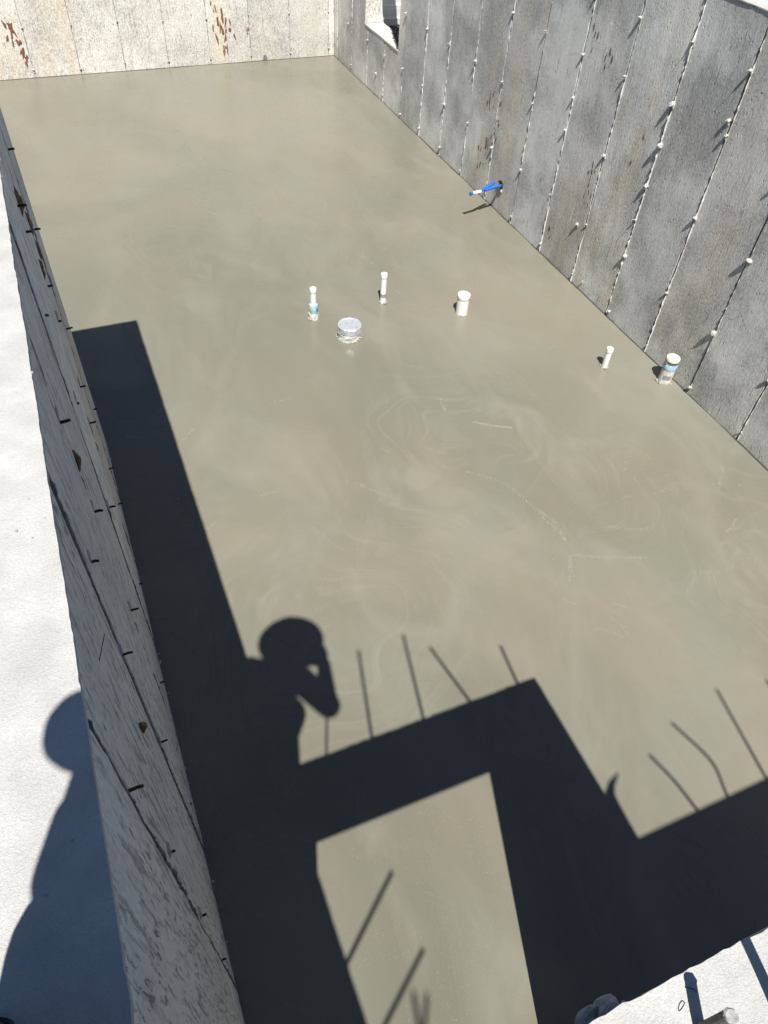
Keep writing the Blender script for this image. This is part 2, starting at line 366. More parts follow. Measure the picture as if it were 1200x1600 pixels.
def patch(fr, s, z, ws, wz, parent, material, seed, name, h=.002, nseg=14, bumpy=0.0):
    """thin raised or crusted patch with a ragged outline lying on the wall face"""
    v = [fr.P(s, z, h*1.3)]; f = []
    for ring, k in ((.6, 1.15), (1.0, -.3)):
        for i in range(nseg):
            t = 2*math.pi*i/nseg; w = 1+1.1*float(vnoise(math.cos(t)*1.6+seed, math.sin(t)*1.6, seed*.7))
            sq = 1/max(abs(math.cos(t)), abs(math.sin(t)))**.7
            hb = h*k+(bumpy*float(vnoise(i*1.7, seed, ring*9)) if k > 0 else 0)
            v.append(fr.P(s+ws*math.cos(t)*w*ring*sq, z+wz*math.sin(t)*w*ring*sq, hb))
    fl = orient(fr)
    for i in range(nseg):
        j = (i+1) % nseg
        for fa in ((0, 1+i, 1+j), (1+i, 1+nseg+i, 1+nseg+j, 1+j)): f.append(fa if fl else fa[::-1])
    return pyobj(name, v, f, material, parent, False)

def flecks(fr, pts, parent, material, seed, name):
    """a cluster of little crusted rust marks, joined"""
    rr = random.Random(seed); v, f = [], []; fl = orient(fr)
    for (s, z, ws, wz) in pts:
        b0 = len(v); nn = 8; v.append(fr.P(s, z, .0045))
        lean = rr.uniform(-.3, .3)
        for i in range(nn):
            t = 2*math.pi*i/nn; w = rr.uniform(.55, 1.25)
            v.append(fr.P(s+ws*math.cos(t)*w+lean*wz*math.sin(t), z+wz*math.sin(t)*w, .0022))
        for i in range(nn):
            fa = (b0, b0+1+i, b0+1+(i+1) % nn); f.append(fa if fl else fa[::-1])
    o = pyobj(name, v, f, material, parent, False); o['kind'] = 'stuff'; return o

# ---------------------------------------------------------------- floor and ground
fl_ = MB(); fl_.box(-2.05, W+T, -2.54, D+T, -.15, 0.0)
floor = tag(fl_.build('floor', M['slab']), 'smooth freshly trowelled grey concrete slab floor', kind='structure')
g = MB(); GZ = 2.25
def rect(x0, x1, y0, y1): g.add([(x0, y0, GZ), (x1, y0, GZ), (x1, y1, GZ), (x0, y1, GZ)], [(0, 1, 2, 3)])
BIG = 900; XO, YO = W+T, D+T
rect(-BIG, -2.05, -BIG, BIG); rect(-2.05, XO, YO, BIG); rect(-2.05, XO, -BIG, -2.54)
rect(-2.05, -T, -2.54, 3.98); rect(1.557, XO, -2.54, -1.42)
rect(XO, BIG, -BIG, 9.58); rect(XO, BIG, 11.04, BIG); rect(XO+.86, BIG, 9.58, 11.04)
tag(g.build('ground', M['soil']), 'bare brown soil round the excavated basement', kind='structure')

# ---------------------------------------------------------------- walls
GRP = 'cast concrete walls of the basement'
def wall(label, loc):
    o = thing('concrete_wall', label, 'wall', loc, GRP); o['kind'] = 'thing'; return o

# left wall, its inner face in shade
lw = wall('shaded wall with flaking whitish face and dark tie ends, along the left edge', (-.125, 1, 0))
c_ = MB(); c_.box(-T, -.0025, -2.3, Y1-.004, 0, H-.012); setw(c_.build('core', M['core_dark'], lw))
FL = Frame((0, 0, 0), (0, 1, 0), (1, 0, 0))
edges = [-.72, -.10, .522, 1.145, 1.765, 2.39, 3.01, 3.63, Y1]
offs = [0, .0012, -.0012, .002, -.001, .0025, 0, -.0015]
for k in range(len(edges)-1):
    g0, g1 = .008+.012*random.random(), .008+.012*random.random()
    last = k == len(edges)-2
    panel(FL, edges[k]+g0, edges[k+1]-(0 if last else g1), .002, H-.014, lw, M['wall_left'], 31+k*3, .0025, .022, .008, offs[k], random.uniform(.9, 1.05), .12 if k < 6 else .5, 1.0, .03, 0, .035 if last else 0)
for k, y in enumerate(edges[1:-1]): fin(FL, y+.004, .004, H-.02, lw, 800+k, .0045, random.uniform(.009, .014) if k else .015, M['core_dark'])
cap(-T-.004, .003, -2.3, Y1, H, lw, 5, (0, .003, 0, 0), .014, .0035)
s_ = MB()
for k in range(22):
    x, y = random.uniform(-.22, -.01), random.uniform(.05, 3.2); r = random.uniform(.001, .0028)
    s_.lump((x, y, H+.001), r, k, 1, (1.2, 1.2, .6))
s_.build('grit', M['scar'], lw)['kind'] = 'stuff'
TIES = [(3.707, 2.345, .027), (3.012, 2.396, .038), (3.733, 1.942, .03), (2.99, 2.296, .026), (3.33, 1.851, .024), (2.549, 2.174, .014), (3.247, 1.706, .016), (3.725, 1.353, .036), (3.274, 1.277, .03), (2.648, 1.656, .012), (1.728, 2.309, .033), (3.069, 1.189, .035), (3.914, .606, .022), (3.492, .449, .028), (1.779, 1.844, .031), (2.458, 1.158, .033), (3.197, .416, .029), (1.246, 2.197, .023), (2.699, .217, .023), (1.804, 1.184, .032), (1.142, 1.865, .031), (1.971, .268, .018), (1.918, .354, .025), (1.166, 1.194, .028), (.539, 2.263, .03), (1.263, .311, .012), (.596, 1.668, .014), (.565, 1.086, .018), (.539, .511, .014)]
for k, (y, z, pr) in enumerate(TIES):
    tb = MB(); w = .0045 if y < 1.5 else .0055
    tb.tube([(-.01, y, z), (pr*.6, y+.001, z+.001), (pr, y+random.uniform(-.002, .002), z+random.uniform(-.001, .003))], [w, w*.95, w*.85], 6)
    tb.build('tie_end', M['rusty'] if k in (5, 24) else M['steel'], lw)
    if k in (6, 9, 10, 17, 20, 23, 26, 27, 15, 8, 14, 19):
        patch(FL, y-.002, z+.04, .024, .024, lw, M['scar'], 60+k, 'cement_scar', .005)
for (y, z, ws, wz) in ((3.19, 2.32, .03, .06), (3.43, 2.12, .025, .07), (3.45, 1.97, .03, .05), (3.29, 1.97, .02, .05), (3.37, 2.25, .02, .04)):
    patch(FL, y, z, ws, wz, lw, M['brown'], int(y*100), 'brown_crust', .007, 16, .012)
for (y, z, ln) in ((1.78, 2.10, .05), (.94, 1.77, .035)):
    s_ = MB(); s_.tube([(.002, y, z-ln), (.008, y+.004, z), (.004, y-.006, z+ln)], [.003, .013, .004], 6); s_.build('wood_splinter', M['wood'], lw)
for (y, z) in ((.8, H-.3), (1.5, .4)):
    s_ = MB(); s_.tube([(.003, y, z), (.03, y+.03, z+.05)], [.0012, .0008], 5); s_.build('wire_end', M['steel'], lw)
s_ = MB()
for k in range(26):
    y = random.uniform(.2, 4.1); s_.lump((.004+random.random()*.006, y, random.choice((.004, .006, .01, .03, .004, .006, H-.008))), random.uniform(.002, .007), k, 1)
o = s_.build('cement_crumb', M['lump'], lw); o['kind'] = 'stuff'

# right wall, raked by the sun, with a window notch
rw = wall('grey wall raked by sun with rows of white tie stubs, along the right', (W+.125, 5, 0))
WY0, WY1, WZ = 9.721, 10.905, .763
c_ = MB(); c_.box(W+.022, W+T, -1.42, WY0-.004, 0, HR-.012); c_.box(W+.022, W+T, WY1+.004, D+T, 0, HR-.012); c_.box(W+.022, W+T, WY0-.004, WY1+.004, 0, WZ-.014)
setw(c_.build('core', M['wall_plain'], rw))
FR = Frame((W, 0, 0), (0, 1, 0), (-1, 0, 0))
ys = [-1.42]+[3.285+.6245*k for k in range(-7, 15)]
ys = [y for y in ys if y < D-.05]+[D]
LINES = ys[1:-1]
smooth_panels = {3.285+.6245*5: .25}
for k in range(len(ys)-1):
    a0, a1 = ys[k], ys[k+1]
    gr = random.uniform(.8, 1.5); tn = random.uniform(.86, 1.06); wm = random.choice((0.0, .1, .3, .35))
    if abs(a0-6.407) < .05: wm = .45
    if abs(a0-5.78) < .05: gr = .2; tn = .95; wm = 0.0
    if abs(a0-5.16) < .05 or abs(a0-4.53) < .05: gr = 1.5; wm = .45
    if a0 < 3.1 and a0 > 1.9: gr = .9; tn = .96; wm = 0.0
    pieces = [(a0, a1, .002, HR-.007)]
    if a1 > WY0 and a0 < WY1:
        pieces = []
        if a0 < WY0: pieces.append((a0, WY0, .002, HR-.007))
        if a1 > WY1: pieces.append((WY1, a1, .002, HR-.007))
        pieces.append((max(a0, WY0), min(a1, WY1), .002, WZ-.012))
    off = random.uniform(-.002, .002)
    for (p0, p1, q0, q1) in pieces:
        if p1-p0 < .02: continue
        panel(FR, p0+(.018 if p0 == a0 and p0 > -1 else 0), p1-(.001 if p1 == a1 and p1 < D-.1 else 0), q0, q1, rw, M['wall_right'], 100+k*3, .0030 if gr > .5 else .0016, .028, .003, off, tn, wm, gr, .03, random.uniform(-.002, .002))
for k, y in enumerate(LINES):
    top = HR-.02 if not (WY0 < y < WY1) else WZ-.02
    if abs(y-9.53) < .3 or True:
        fin(FR, y-.003, .004, top, rw, 300+k, .0062 if k % 3 else .0085, .0055)
NUBS = [(3.91, 2.29), (3.91, 1.87), (4.52, 2.29), (4.53, 1.87), (5.16, 2.28), (5.16, 1.87), (5.15, 1.24), (5.78, 1.85), (5.79, 1.22), (5.79, .61), (6.41, 1.24), (6.41, 1.86), (6.39, .60), (4.52, 1.57), (3.90, 1.26), (3.27, 1.24), (3.29, .61), (3.90, .61), (4.51, .62), (3.90, .08), (4.49, .07), (5.78, .09), (4.97, .11), (5.27, .55), (5.14, .61), (3.28, .07), (2.65, .10), (4.53, 1.24), (9.52, 1.23), (8.89, 1.22), (8.29, 1.24), (7.64, 1.25), (7.03, 1.85), (7.03, 1.24), (9.52, .61), (8.90, .61), (8.26, .61), (7.64, .62), (7.03, .58), (9.51, .06), (8.26, .11), (7.67, .07), (11.54, .60), (10.77, .60), (10.13, .59), (10.42, .28),
        (2.66, .60), (2.66, 1.24), (2.66, 1.86), (3.28, 1.86), (3.29, 2.3), (2.04, .6), (2.04, 1.24), (7.04, .09), (8.90, .10), (6.41, .09), (5.15, .09), (10.15, .1), (11.4, 1.24), (11.4, 1.86), (8.28, 1.86), (7.65, 1.86), (8.9, 1.86), (9.52, 1.86), (7.03, 2.29), (6.41, 2.29), (5.78, 2.29), (11.4, .1), (3.94, 1.96), (4.53, .95), (5.78, 1.5)]
for k, (y, z) in enumerate(NUBS):
    s_ = MB(); r = random.choice((.008, .011, .014, .017, .020))*random.uniform(.9, 1.1)*(1.1 if y < 4.6 else .95)*(.75 if z < .2 else 1)
    pr = random.uniform(.016, .026)
    s_.lump((W-pr*.6, y, z), r, k+11, 2, (1.0, 1.0, .85))
    s_.lump((W-.003, y+random.uniform(-.01, .01), z-.018), r*.7, k+71, 1, (.6, .8, 1.5))
    if z > .2:
        a = random.uniform(-.5, .5)
        s_.tube([(W, y, z), (W-pr-random.uniform(.008, .026), y+.006*a, z+.006)], [.0035, .0018], 5)
    s_.build('tie_stub', M['lump'], rw)
cap(W-.003, W+T, -1.42, WY0, HR, rw, 9, (-.001, 0, 0, 0), .03, .003, .006)
cap(W-.003, W+T, WY1, D+T-.26, HR, rw, 10, (-.001, 0, 0, 0), .03, .003, .006)
cap(W-.003, W+T, WY0+.001, WY1-.001, WZ, rw, 12, (.003, .02, 0, 0), .03, .006, .02).name = 'window_sill'
# smooth reveal at the far side of the notch
s_ = MB(); s_.box(W+.002, W+T+.002, WY1-.006, WY1+.02, WZ+.004, HR-.02); setw(s_.build('window_jamb', M['wall_far'], rw), 1.1, .2, .2)
s_ = MB(); s_.box(W+.002, W+T+.002, WY0-.02, WY0+.006, WZ+.004, HR-.02); setw(s_.build('window_jamb', M['wall_plain'], rw), 1.0, 0, .2)
s_ = MB(); s_.box(W+.15, W+T-.004, WY0+.0065, WY1-.0065, 1.76, 2.42); setw(s_.build('window_header', M['wall_plain'], rw))
def scatter(cs, cz, n_, ss, sz, seed, w=(.006, .016), hgt=(.015, .045)):
    rr = random.Random(seed); return [(cs+rr.gauss(0, ss), cz+rr.gauss(0, sz), rr.uniform(*w), rr.uniform(*hgt)) for _ in range(n_)]
for (y, z, n_) in ((7.17, .99, 7), (7.05, .84, 9), (7.11, .59, 12), (7.25, .45, 6)):
    flecks(FR, scatter(y, z, n_, .05, .09, int(y*77+z*10), (.005, .012), (.02, .05)), rw, M['brown'], 1, 'brown_mark')
for (y, z, n_) in ((5.69, 2.04, 4), (5.45, 1.94, 4), (5.27, 1.04, 5), (5.25, .78, 6), (5.69, .28, 4), (4.78, 1.56, 2)):
    flecks(FR, scatter(y, z, n_, .03, .06, int(y*77+z*10), (.005, .011), (.02, .04)), rw, M['brown'], 2, 'brown_mark')

# far wall, in full sun
fw = wall('sunlit cream concrete wall with red rust marks closing the far end', (1.5, D+.125, 0))
c_ = MB(); c_.box(-2.05, W+T, D+.005, D+T, 0, H-.012); setw(c_.build('core', M['core_dark'], fw))
FF = Frame((0, D, 0), (1, 0, 0), (0, -1, 0))
xs = [-1.8]+[.205+.6255*k for k in range(-3, 8)]; xs = [x for x in xs if -1.75 < x < W-.05]
xs = [-1.8]+xs+[W]
for k in range(len(xs)-1):
    wm = random.choice((.1, .3, .5)) if xs[k+1] < 2.6 or xs[k] > 3.2 else (.9 if xs[k] > 2.6 else .3)
    if -.5 < xs[k] < .25: wm = .85
    panel(FF, xs[k]+.004, xs[k+1]-.004, .002, H-.014, fw, M['wall_far'], 501+k*5, .0035, .04, .004, random.uniform(-.002, .003), random.uniform(.9, 1.05), wm, 1.4)
cap(-2.05, W+.246, D-.003, D+T, H, fw, 15, (0, 0, .003, 0), .08, .005)
for k, x in enumerate(xs[1:-1]):
    fin(FF, x, .004, H-.02, fw, 620+k, .0045, .006, M['scar'])
    for z in (.09, .60, 1.24, 1.86):
        s_ = MB(); r = random.uniform(.010, .016); s_.lump((x, D-.008, z+random.uniform(-.02, .02)), r, k*7+int(z*10), 1, (1, 1, .9))
        s_.lump((x+.002, D-.002, z-.02), r*.8, k*7+3+int(z*10), 1, (.9, .5, 1.3)); s_.build('tie_stub', M['scar'] if (k+int(z*5)) % 3 else M['lump'], fw)
flecks(FF, scatter(2.93, .52, 21, .08, .17, 5, (.010, .023), (.035, .085))+scatter(2.94, .2, 3, .02, .04, 8), fw, M['rust'], 3, 'rust_mark')
flecks(FF, scatter(2.82, .74, 3, .02, .03, 6)+scatter(3.31, .42, 3, .008, .08, 9, (.006, .012), (.03, .05)), fw, M['rust'], 4, 'rust_mark')
flecks(FF, scatter(.06, .62, 13, .035, .12, 15, (.012, .024), (.035, .08))+scatter(.14, .25, 6, .03, .09, 16), fw, M['rust'], 5, 'rust_mark')

# walls the camera does not look at squarely, needed for shadow and for a step to the side
w_ = wall('plain concrete return wall running left from the end of the flaking wall', (-1.1, 4.1, 0))
c_ = MB(); c_.box(-2.05, -T-.006, 3.98, Y1, 0, H); setw(c_.build('core', M['wall_plain'], w_))
w_ = wall('plain concrete wall of the recess beyond the flaking wall', (-1.92, 8, 0))
c_ = MB(); c_.box(-2.05, -1.8, Y1+.001, D-.002, 0, H); setw(c_.build('core', M['wall_plain'], w_))

nw = wall('low sunlit wall top with doorway beneath and steel dowels, at the lower right corner', (.78, -.3, 0))
c_ = MB(); c_.box(.0, .10, YN-.24, YN, 0, 2.385); c_.box(1.156, 1.557, YN-.24, YN, 0, 2.385); setw(c_.build('pier', M['wall_plain'], nw))
c_ = MB(); c_.box(.0, 1.557, YN-.24, YN, 2.386, H-.014); setw(c_.build('lintel', M['wall_plain'], nw))
cap(.006, 1.557, YN-.24, YN, H, nw, 21, (0, 0, 0, .003), .010, .0045)
s_ = MB(); s_.lump((.590, YN+.006, 2.60), .026, 4, 3, (.9, .7, 1.2)); s_.lump((.615, YN+.004, 2.61), .024, 9, 3, (.9, .7, 1.0)); s_.build('cement_lump', M['scar'], nw)
s_ = MB()
for k in range(12):
    x = random.uniform(.45, 1.0); s_.lump((x, YN-.002+random.uniform(-.004, .006), H-.006-random.random()*.006), random.uniform(.002, .005), k+5, 1)
s_.build('cement_crumb', M['lump'], nw)['kind'] = 'stuff'
def rod(u0, v0, u1, v1, yb, parent, r=.0085, mid=None, ztop=H):
    """steel dowel set in the wall top at depth yb, raised so that it spans the given run of shade on the slab"""
    x0 = u0-.18*ztop; t_ = (yb+.585*ztop)-v0; x0 -= 0.18/.585*(-t_)*-1 if False else 0
    base = (x0, yb, ztop-.03); pts = [base]
    vb = yb+.585*ztop; ub = u0+(vb-v0)*((u1-u0)/(v1-v0)) if mid is None else u0+(vb-v0)*((mid[0]-u0)/(mid[1]-v0))
    pts = [(ub-.18*ztop, yb, ztop-.03)]
    for (u, v) in ([mid] if mid else [])+[(u1, v1)]:
        z = (v-yb)/.585; pts.append((u-.18*z, yb, z))
    if mid:
        a, b2, c2 = [Vector(q) for q in pts]; q = []
        for t in (0, .3, .45, .55, .65, .8, 1):
            q.append(a*(1-t)**2*1+b2*2*t*(1-t)+c2*t*t)
        pts = [a, a.lerp(b2, .75)]+[(a.lerp(b2, .75+.25*t)).lerp(b2.lerp(c2, .35*t), t) for t in (.33, .66, 1)]+[c2]
    s_ = MB(); s_.tube(pts, r, 8); return s_.build('steel_dowel', M['rusty'], parent)
yb = -.305
rod(1.001, 1.413, 1.123, 1.925, yb, nw); rod(1.316, 1.415, 1.42, 1.928, yb, nw); rod(1.605, 1.419, 1.539, 1.791, yb, nw); rod(1.925, 1.394, 1.95, 1.646, yb, nw)
rod(.735, 1.409, .82, 1.64, yb, nw, .007)
s_ = MB(); s_.tube([(.692, -.246, H-.02), (.697, -.245, H+.03), (.704, -.243, 2.768)], [.0085, .0085, .0085], 14)
o = s_.build('steel_dowel', M['rod'], nw); s_ = MB(); s_.lathe([(.0088, -.003), (.0090, 0), (.0070, .002), (.003, .0012)], 12, (.704, -.243, 2.769), .12, 3); s_.build('cut_end', M['label'], o)
for (wx, wy, rot_) in ((.688, -.214, .4), (.712, -.203, 2.4)):
    pts = [(wx+.007*math.cos(a)*math.cos(rot_), wy+.007*math.cos(a)*math.sin(rot_), H+.001+.006*math.sin(a)) for a in (0, .5, 1.0, 1.5, 2.0, 2.6, 3.1)]
    s_ = MB(); s_.tube(pts, .0007, 5); s_.build('wire_end', M['steel'], nw)

sw = wall('plain concrete side wall of the stairwell beside the doorway', (1.43, -1, 0))
c_ = MB(); c_.box(1.317, 1.557, -2.3, YN-.241, 0, H); setw(c_.build('core', M['wall_plain'], sw))
n2 = wall('plain concrete wall set back behind the stairwell with leaning bent dowels on top', (3.1, -1.3, 0))
c_ = MB(); c_.box(1.5572, W+.004, -1.42, -1.18, 0, H); setw(c_.build('core', M['wall_plain'], n2))
ew = wall('plain concrete wall closing the outer end of the stairwell', (.65, -2.42, 0))
c_ = MB(); c_.box(-T, 1.557, -2.54, -2.301, 0, H); setw(c_.build('core', M['wall_plain'], ew))
y2 = -1.215
rod(2.458, .40, 2.398, .732, y2, n2, .0085, (2.44, .56)); rod(2.657, .395, 2.637, .843, y2, n2, .0085, (2.715, .57)); rod(2.929, .389, 3.027, .919, y2, n2)
rod(3.30, .39, 3.36, .86, y2, n2)
s_ = MB(); s_.tube([(1.555, -1.19, H-.02), (1.535, -1.17, H+.12), (1.518, -1.15, H+.27), (1.515, -1.15, H+.36), (1.545, -1.15, H+.44), (1.600, -1.15, H+.50)], [.040, .038, .034, .028, .018, .004], 10); s_.build('bent_strap', M['rusty'], sw)
for (u0, v0, u1, v1) in ((.494, .424, .826, .706), (.46, .07, .831, .346)):
    y0 = v0-.585*H; z = H+.46; s_ = MB(); s_.tube([(u0-.18*H-.03, y0, H-.03), (u1-.18*z, v1-.585*z, z)], .0105, 8); s_.build('steel_dowel', M['rusty'], lw)
for (u0, v0, u1, v1) in ((.585, -.36, .721, .208), (.46, -.36, .773, .178)):
    yq = -2.36; zt = (v1-yq)/.585; vb = yq+.585*H; ub = u1-(u1-u0)*(v1-vb)/(v1-v0)
    s_ = MB(); s_.tube([(ub-.18*H, yq, H-.03), (u1-.18*zt, yq, zt)], .0105, 8); s_.build('steel_dowel', M['rusty'], ew)

# dark damp seam where the slab meets the walls
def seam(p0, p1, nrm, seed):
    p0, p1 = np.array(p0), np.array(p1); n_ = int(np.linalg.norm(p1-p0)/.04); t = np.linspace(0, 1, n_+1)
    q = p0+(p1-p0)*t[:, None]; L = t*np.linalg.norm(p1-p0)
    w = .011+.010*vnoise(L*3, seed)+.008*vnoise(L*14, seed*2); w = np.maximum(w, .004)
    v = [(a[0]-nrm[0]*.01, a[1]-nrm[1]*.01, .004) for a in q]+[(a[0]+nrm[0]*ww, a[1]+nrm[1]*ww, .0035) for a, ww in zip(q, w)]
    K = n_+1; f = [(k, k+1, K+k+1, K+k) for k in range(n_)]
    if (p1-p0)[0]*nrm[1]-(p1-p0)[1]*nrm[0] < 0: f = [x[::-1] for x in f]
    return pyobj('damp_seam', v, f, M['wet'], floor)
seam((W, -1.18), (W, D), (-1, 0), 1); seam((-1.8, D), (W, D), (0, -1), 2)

# ---------------------------------------------------------------- window well outside the notch
ww = thing('window_well', 'white ribbed metal window well seen through the wall opening', 'window well', (XO+.4, 10.31, .7))
plan = []
for k in range(41):
    t = math.pi*(k/40-.5); cx, sy = math.cos(t), math.sin(t)
    plan.append((XO+.82*abs(cx)**.55, 10.31+.70*math.copysign(abs(sy)**.55, sy)))
zs = []; z = .45
while z < 2.36:
    zs += [(z, .0), (z+.010, .016), (z+.022, .018), (z+.148, .004)]; z += .16
zs.append((z, 0))
v, f = [], []
for (zz, o_) in zs:
    for k, (x, y) in enumerate(plan):
        cx, cy = x-(XO+.1), y-10.31; r = math.hypot(cx, cy); v.append((x+cx/r*o_, y+cy/r*o_, zz))
K = len(plan)
for i in range(len(zs)-1):
    for k in range(K-1): f.append((i*K+k, (i+1)*K+k, (i+1)*K+k+1, i*K+k+1))
o = pyobj('ribbed_panel', v, f, M['siding'], ww); md = o.modifiers.new('thick', 'SOLIDIFY'); md.thickness = .004
s_ = MB(); s_.box(XO+.001, XO+.006, 11.0, 11.06, .45, 2.38); s_.build('flange', M['siding'], ww); s_ = MB(); s_.box(XO+.001, XO+.006, 9.56, 9.62, .45, 2.38); s_.build('flange', M['siding'], ww)
s_ = MB(); rr = random.Random(4)
s_.add([(XO, 9.6, .66), (XO+.86, 9.6, .66), (XO+.86, 11.02, .66), (XO, 11.02, .66)], [(0, 1, 2, 3)])
for k in range(700):
    r = rr.uniform(.010, .024); x, y = XO+rr.uniform(.0, .8), rr.uniform(9.66, 10.98)
    s_.lump((x, y, .668+rr.random()*.03), r, k % 40, 1, (rr.uniform(.8, 1.3), 1, .75))
for k in range(330):
    a = rr.uniform(.015, .255); yy = WY0+.02+rr.random()*min(1.1, 3.25*a*1.02)
    s_.lump((W+a, min(yy, WY1-.03), WZ+.004+rr.random()*.008), rr.uniform(.007, .016), k % 40, 1, (rr.uniform(.8, 1.3), 1, .75))
tag(s_.build('gravel', M['gravel']), 'dark gravel at the bottom of the window well', kind='stuff')

# ---------------------------------------------------------------- things standing in the slab
PG = 'capped pipes standing out of the slab'
def crust(parent, x, y, r, seed, z=.006, n_=9, mat_='crumb'):
    s_ = MB(); rr = random.Random(seed)
    for k in range(n_):
        t = rr.uniform(0, 6.28); s_.lump((x+math.cos(t)*r*rr.uniform(.95, 1.25), y+math.sin(t)*r*rr.uniform(.95, 1.25), z*rr.uniform(.3, 1.0)), rr.uniform(.006, .014), seed+k, 1, (1.2, 1.2, .7))
    s_.build('cement_crust', M[mat_], parent)['kind'] = 'stuff'
def capprof(r, z0, z1): return [(r*.97, z0), (r, z0+.004), (r, z1-.012), (r*.93, z1-.003), (r*.70, z1), (r*.2, z1+.001)]

x, y = 2.004, 5.341    # slim pipe in a crusted coupling
t = thing('drain_pipe', 'slim white capped pipe with pale blue taped collar in a crusted base', 'pipe', (x, y, 0), PG)
s_ = MB(); s_.lathe([(.028, .0), (.028, .285)], 20, (x, y, 0)); s_.build('pipe', M['white_pvc'], t, True)
s_ = MB(); s_.lathe(capprof(.0318, .270, .312), 22, (x, y, 0)); s_.build('cap', M['white_pvc'], t, True)
s_ = MB(); s_.lathe([(.038, .05), (.041, .06), (.040, .11), (.042, .115), (.037, .145), (.028, .15)], 20, (x, y, 0), .06, 3); s_.build('collar', M['primer'], t, True)
s_ = MB(); s_.lathe([(.046, -.01), (.047, .02), (.042, .045), (.044, .06), (.036, .07)], 20, (x, y, 0), .14, 8); s_.build('coupling', M['dirty_pvc'], t, True)
crust(t, x, y, .045, 11)

x, y = 2.714, 5.392    # tallest slim pipe
t = thing('drain_pipe', 'tallest slim white capped pipe, plain down to the slab, farthest from the camera', 'pipe', (x, y, 0), PG)
s_ = MB(); s_.lathe([(.028, -.01), (.028, .28)], 20, (x, y, 0)); s_.build('pipe', M['white_pvc'], t, True)
s_ = MB(); s_.lathe(capprof(.0318, .258, .302), 22, (x, y, 0)); s_.build('cap', M['white_pvc'], t, True)
s_ = MB(); s_.lathe([(.0284, .06), (.0284, .095)], 20, (x, y, 0)); s_.build('print_band', M['label'], t, True).scale = (1, 1, 1)
crust(t, x, y, .034, 21, .012, 11)

x, y = 3.357, 4.995    # wide short pipe
t = thing('drain_pipe', 'wide short white pipe with a recessed plug cap, standing clear of the walls', 'pipe', (x, y, 0), PG)
s_ = MB(); s_.lathe([(.0565, -.01), (.0565, .17)], 28, (x, y, 0)); s_.build('pipe', M['white_pvc'], t, True)
s_ = MB(); s_.lathe([(.0575, .155), (.0605, .160), (.0605, .190), (.059, .197), (.053, .197), (.050, .186), (.016, .184), (.014, .192), (.004, .192)], 28, (x, y, 0)); s_.build('cap', M['white_pvc'], t, True)
s_ = MB(); s_.lump((x-.02, y-.01, .187), .012, 3, 1, (1.4, 1, .4)); s_.lump((x+.022, y+.012, .187), .010, 5, 1, (1.2, 1, .4)); s_.build('cement_splash', M['scar'], t)
crust(t, x, y, .055, 31, .006, 7)

x, y = 4.194, 3.838    # slim pipe near right wall
t = thing('drain_pipe', 'short slim white capped pipe standing near the grey right wall', 'pipe', (x, y, 0), PG)
s_ = MB(); s_.lathe([(.0275, -.01), (.0275, .18)], 20, (x, y, 0)); s_.build('pipe', M['white_pvc'], t, True)
s_ = MB(); s_.lathe(capprof(.0315, .160, .200), 22, (x, y, 0)); s_.build('cap', M['white_pvc'], t, True)
crust(t, x, y, .033, 41, .008, 9)

x, y = W-.088, 3.500   # wide riser against the wall
t = thing('drain_pipe', 'wide white riser with cream cap, blue band and steel clamp against the right wall', 'pipe', (x, y, 0), PG)
s_ = MB(); s_.lathe([(.056, -.01), (.057, .02), (.054, .05), (.056, .10), (.054, .16)], 28, (x, y, 0), .03, 5); s_.build('pipe', M['dirty_pvc'], t, True)
s_ = MB(); s_.lathe([(.0575, .135), (.0590, .14), (.0590, .185), (.0570, .19)], 28, (x, y, 0), .02, 4); s_.build('tape_band', M['primer'], t, True)
s_ = MB(); s_.lathe([(.055, .19), (.057, .193), (.057, .212), (.055, .216)], 28, (x, y, 0)); s_.build('rubber_ring', M['black_rubber'], t, True)
s_ = MB(); s_.lathe([(.0585, .197), (.0590, .198), (.0590, .207), (.0585, .208)], 28, (x, y, 0)); s_.box(x-.066, x-.055, y-.012, y+.006, .195, .211); s_.build('clamp', M['clamp'], t)
s_ = MB(); s_.lathe([(.053, .216), (.058, .219), (.058, .240), (.055, .245), (.02, .246)], 28, (x, y, 0)); s_.build('cap', M['cream'], t, True)
v, f = [], []
for k in range(7):
    a = math.radians(205+k*11)
    for zz in (.045, .085): v.append((x+.0585*math.cos(a), y+.0585*math.sin(a), zz))
for k in range(6): f.append((2*k, 2*k+2, 2*k+3, 2*k+1))
o = pyobj('label', v, f, M['label'], t); md = o.modifiers.new('thick', 'SOLIDIFY'); md.thickness = .002
crust(t, x, y, .058, 51, .008, 10)

FZ = .76; x, y = 2.215, 4.965    # foil-wrapped sleeve
t = thing('foil_sleeve', 'wide stub wrapped over the top in crumpled silver foil with a crusted base', 'sleeve', (x, y, 0))
s_ = MB(); s_.lathe([(.100, -.01), (.101, .02), (.103, .05), (.098, .07)], 30, (x, y, 0), .10, 6); s_.build('sleeve', M['dirty_pvc'], t).scale = (1, 1, 1)
s_ = MB(); s_.lathe([(r_, z_*FZ) for (r_, z_) in ((.101, .062), (.106, .070), (.103, .085), (.106, .105), (.104, .125), (.106, .145), (.1045, .160), (.106, .168), (.102, .1735), (.097, .1715), (.094, .166), (.075, .169), (.055, .165), (.035, .169), (.012, .166))], 40, (x, y, 0), .045, 2); s_.build('foil_wrap', M['foil'], t)
crust(t, x, y, .103, 61, .010, 22)

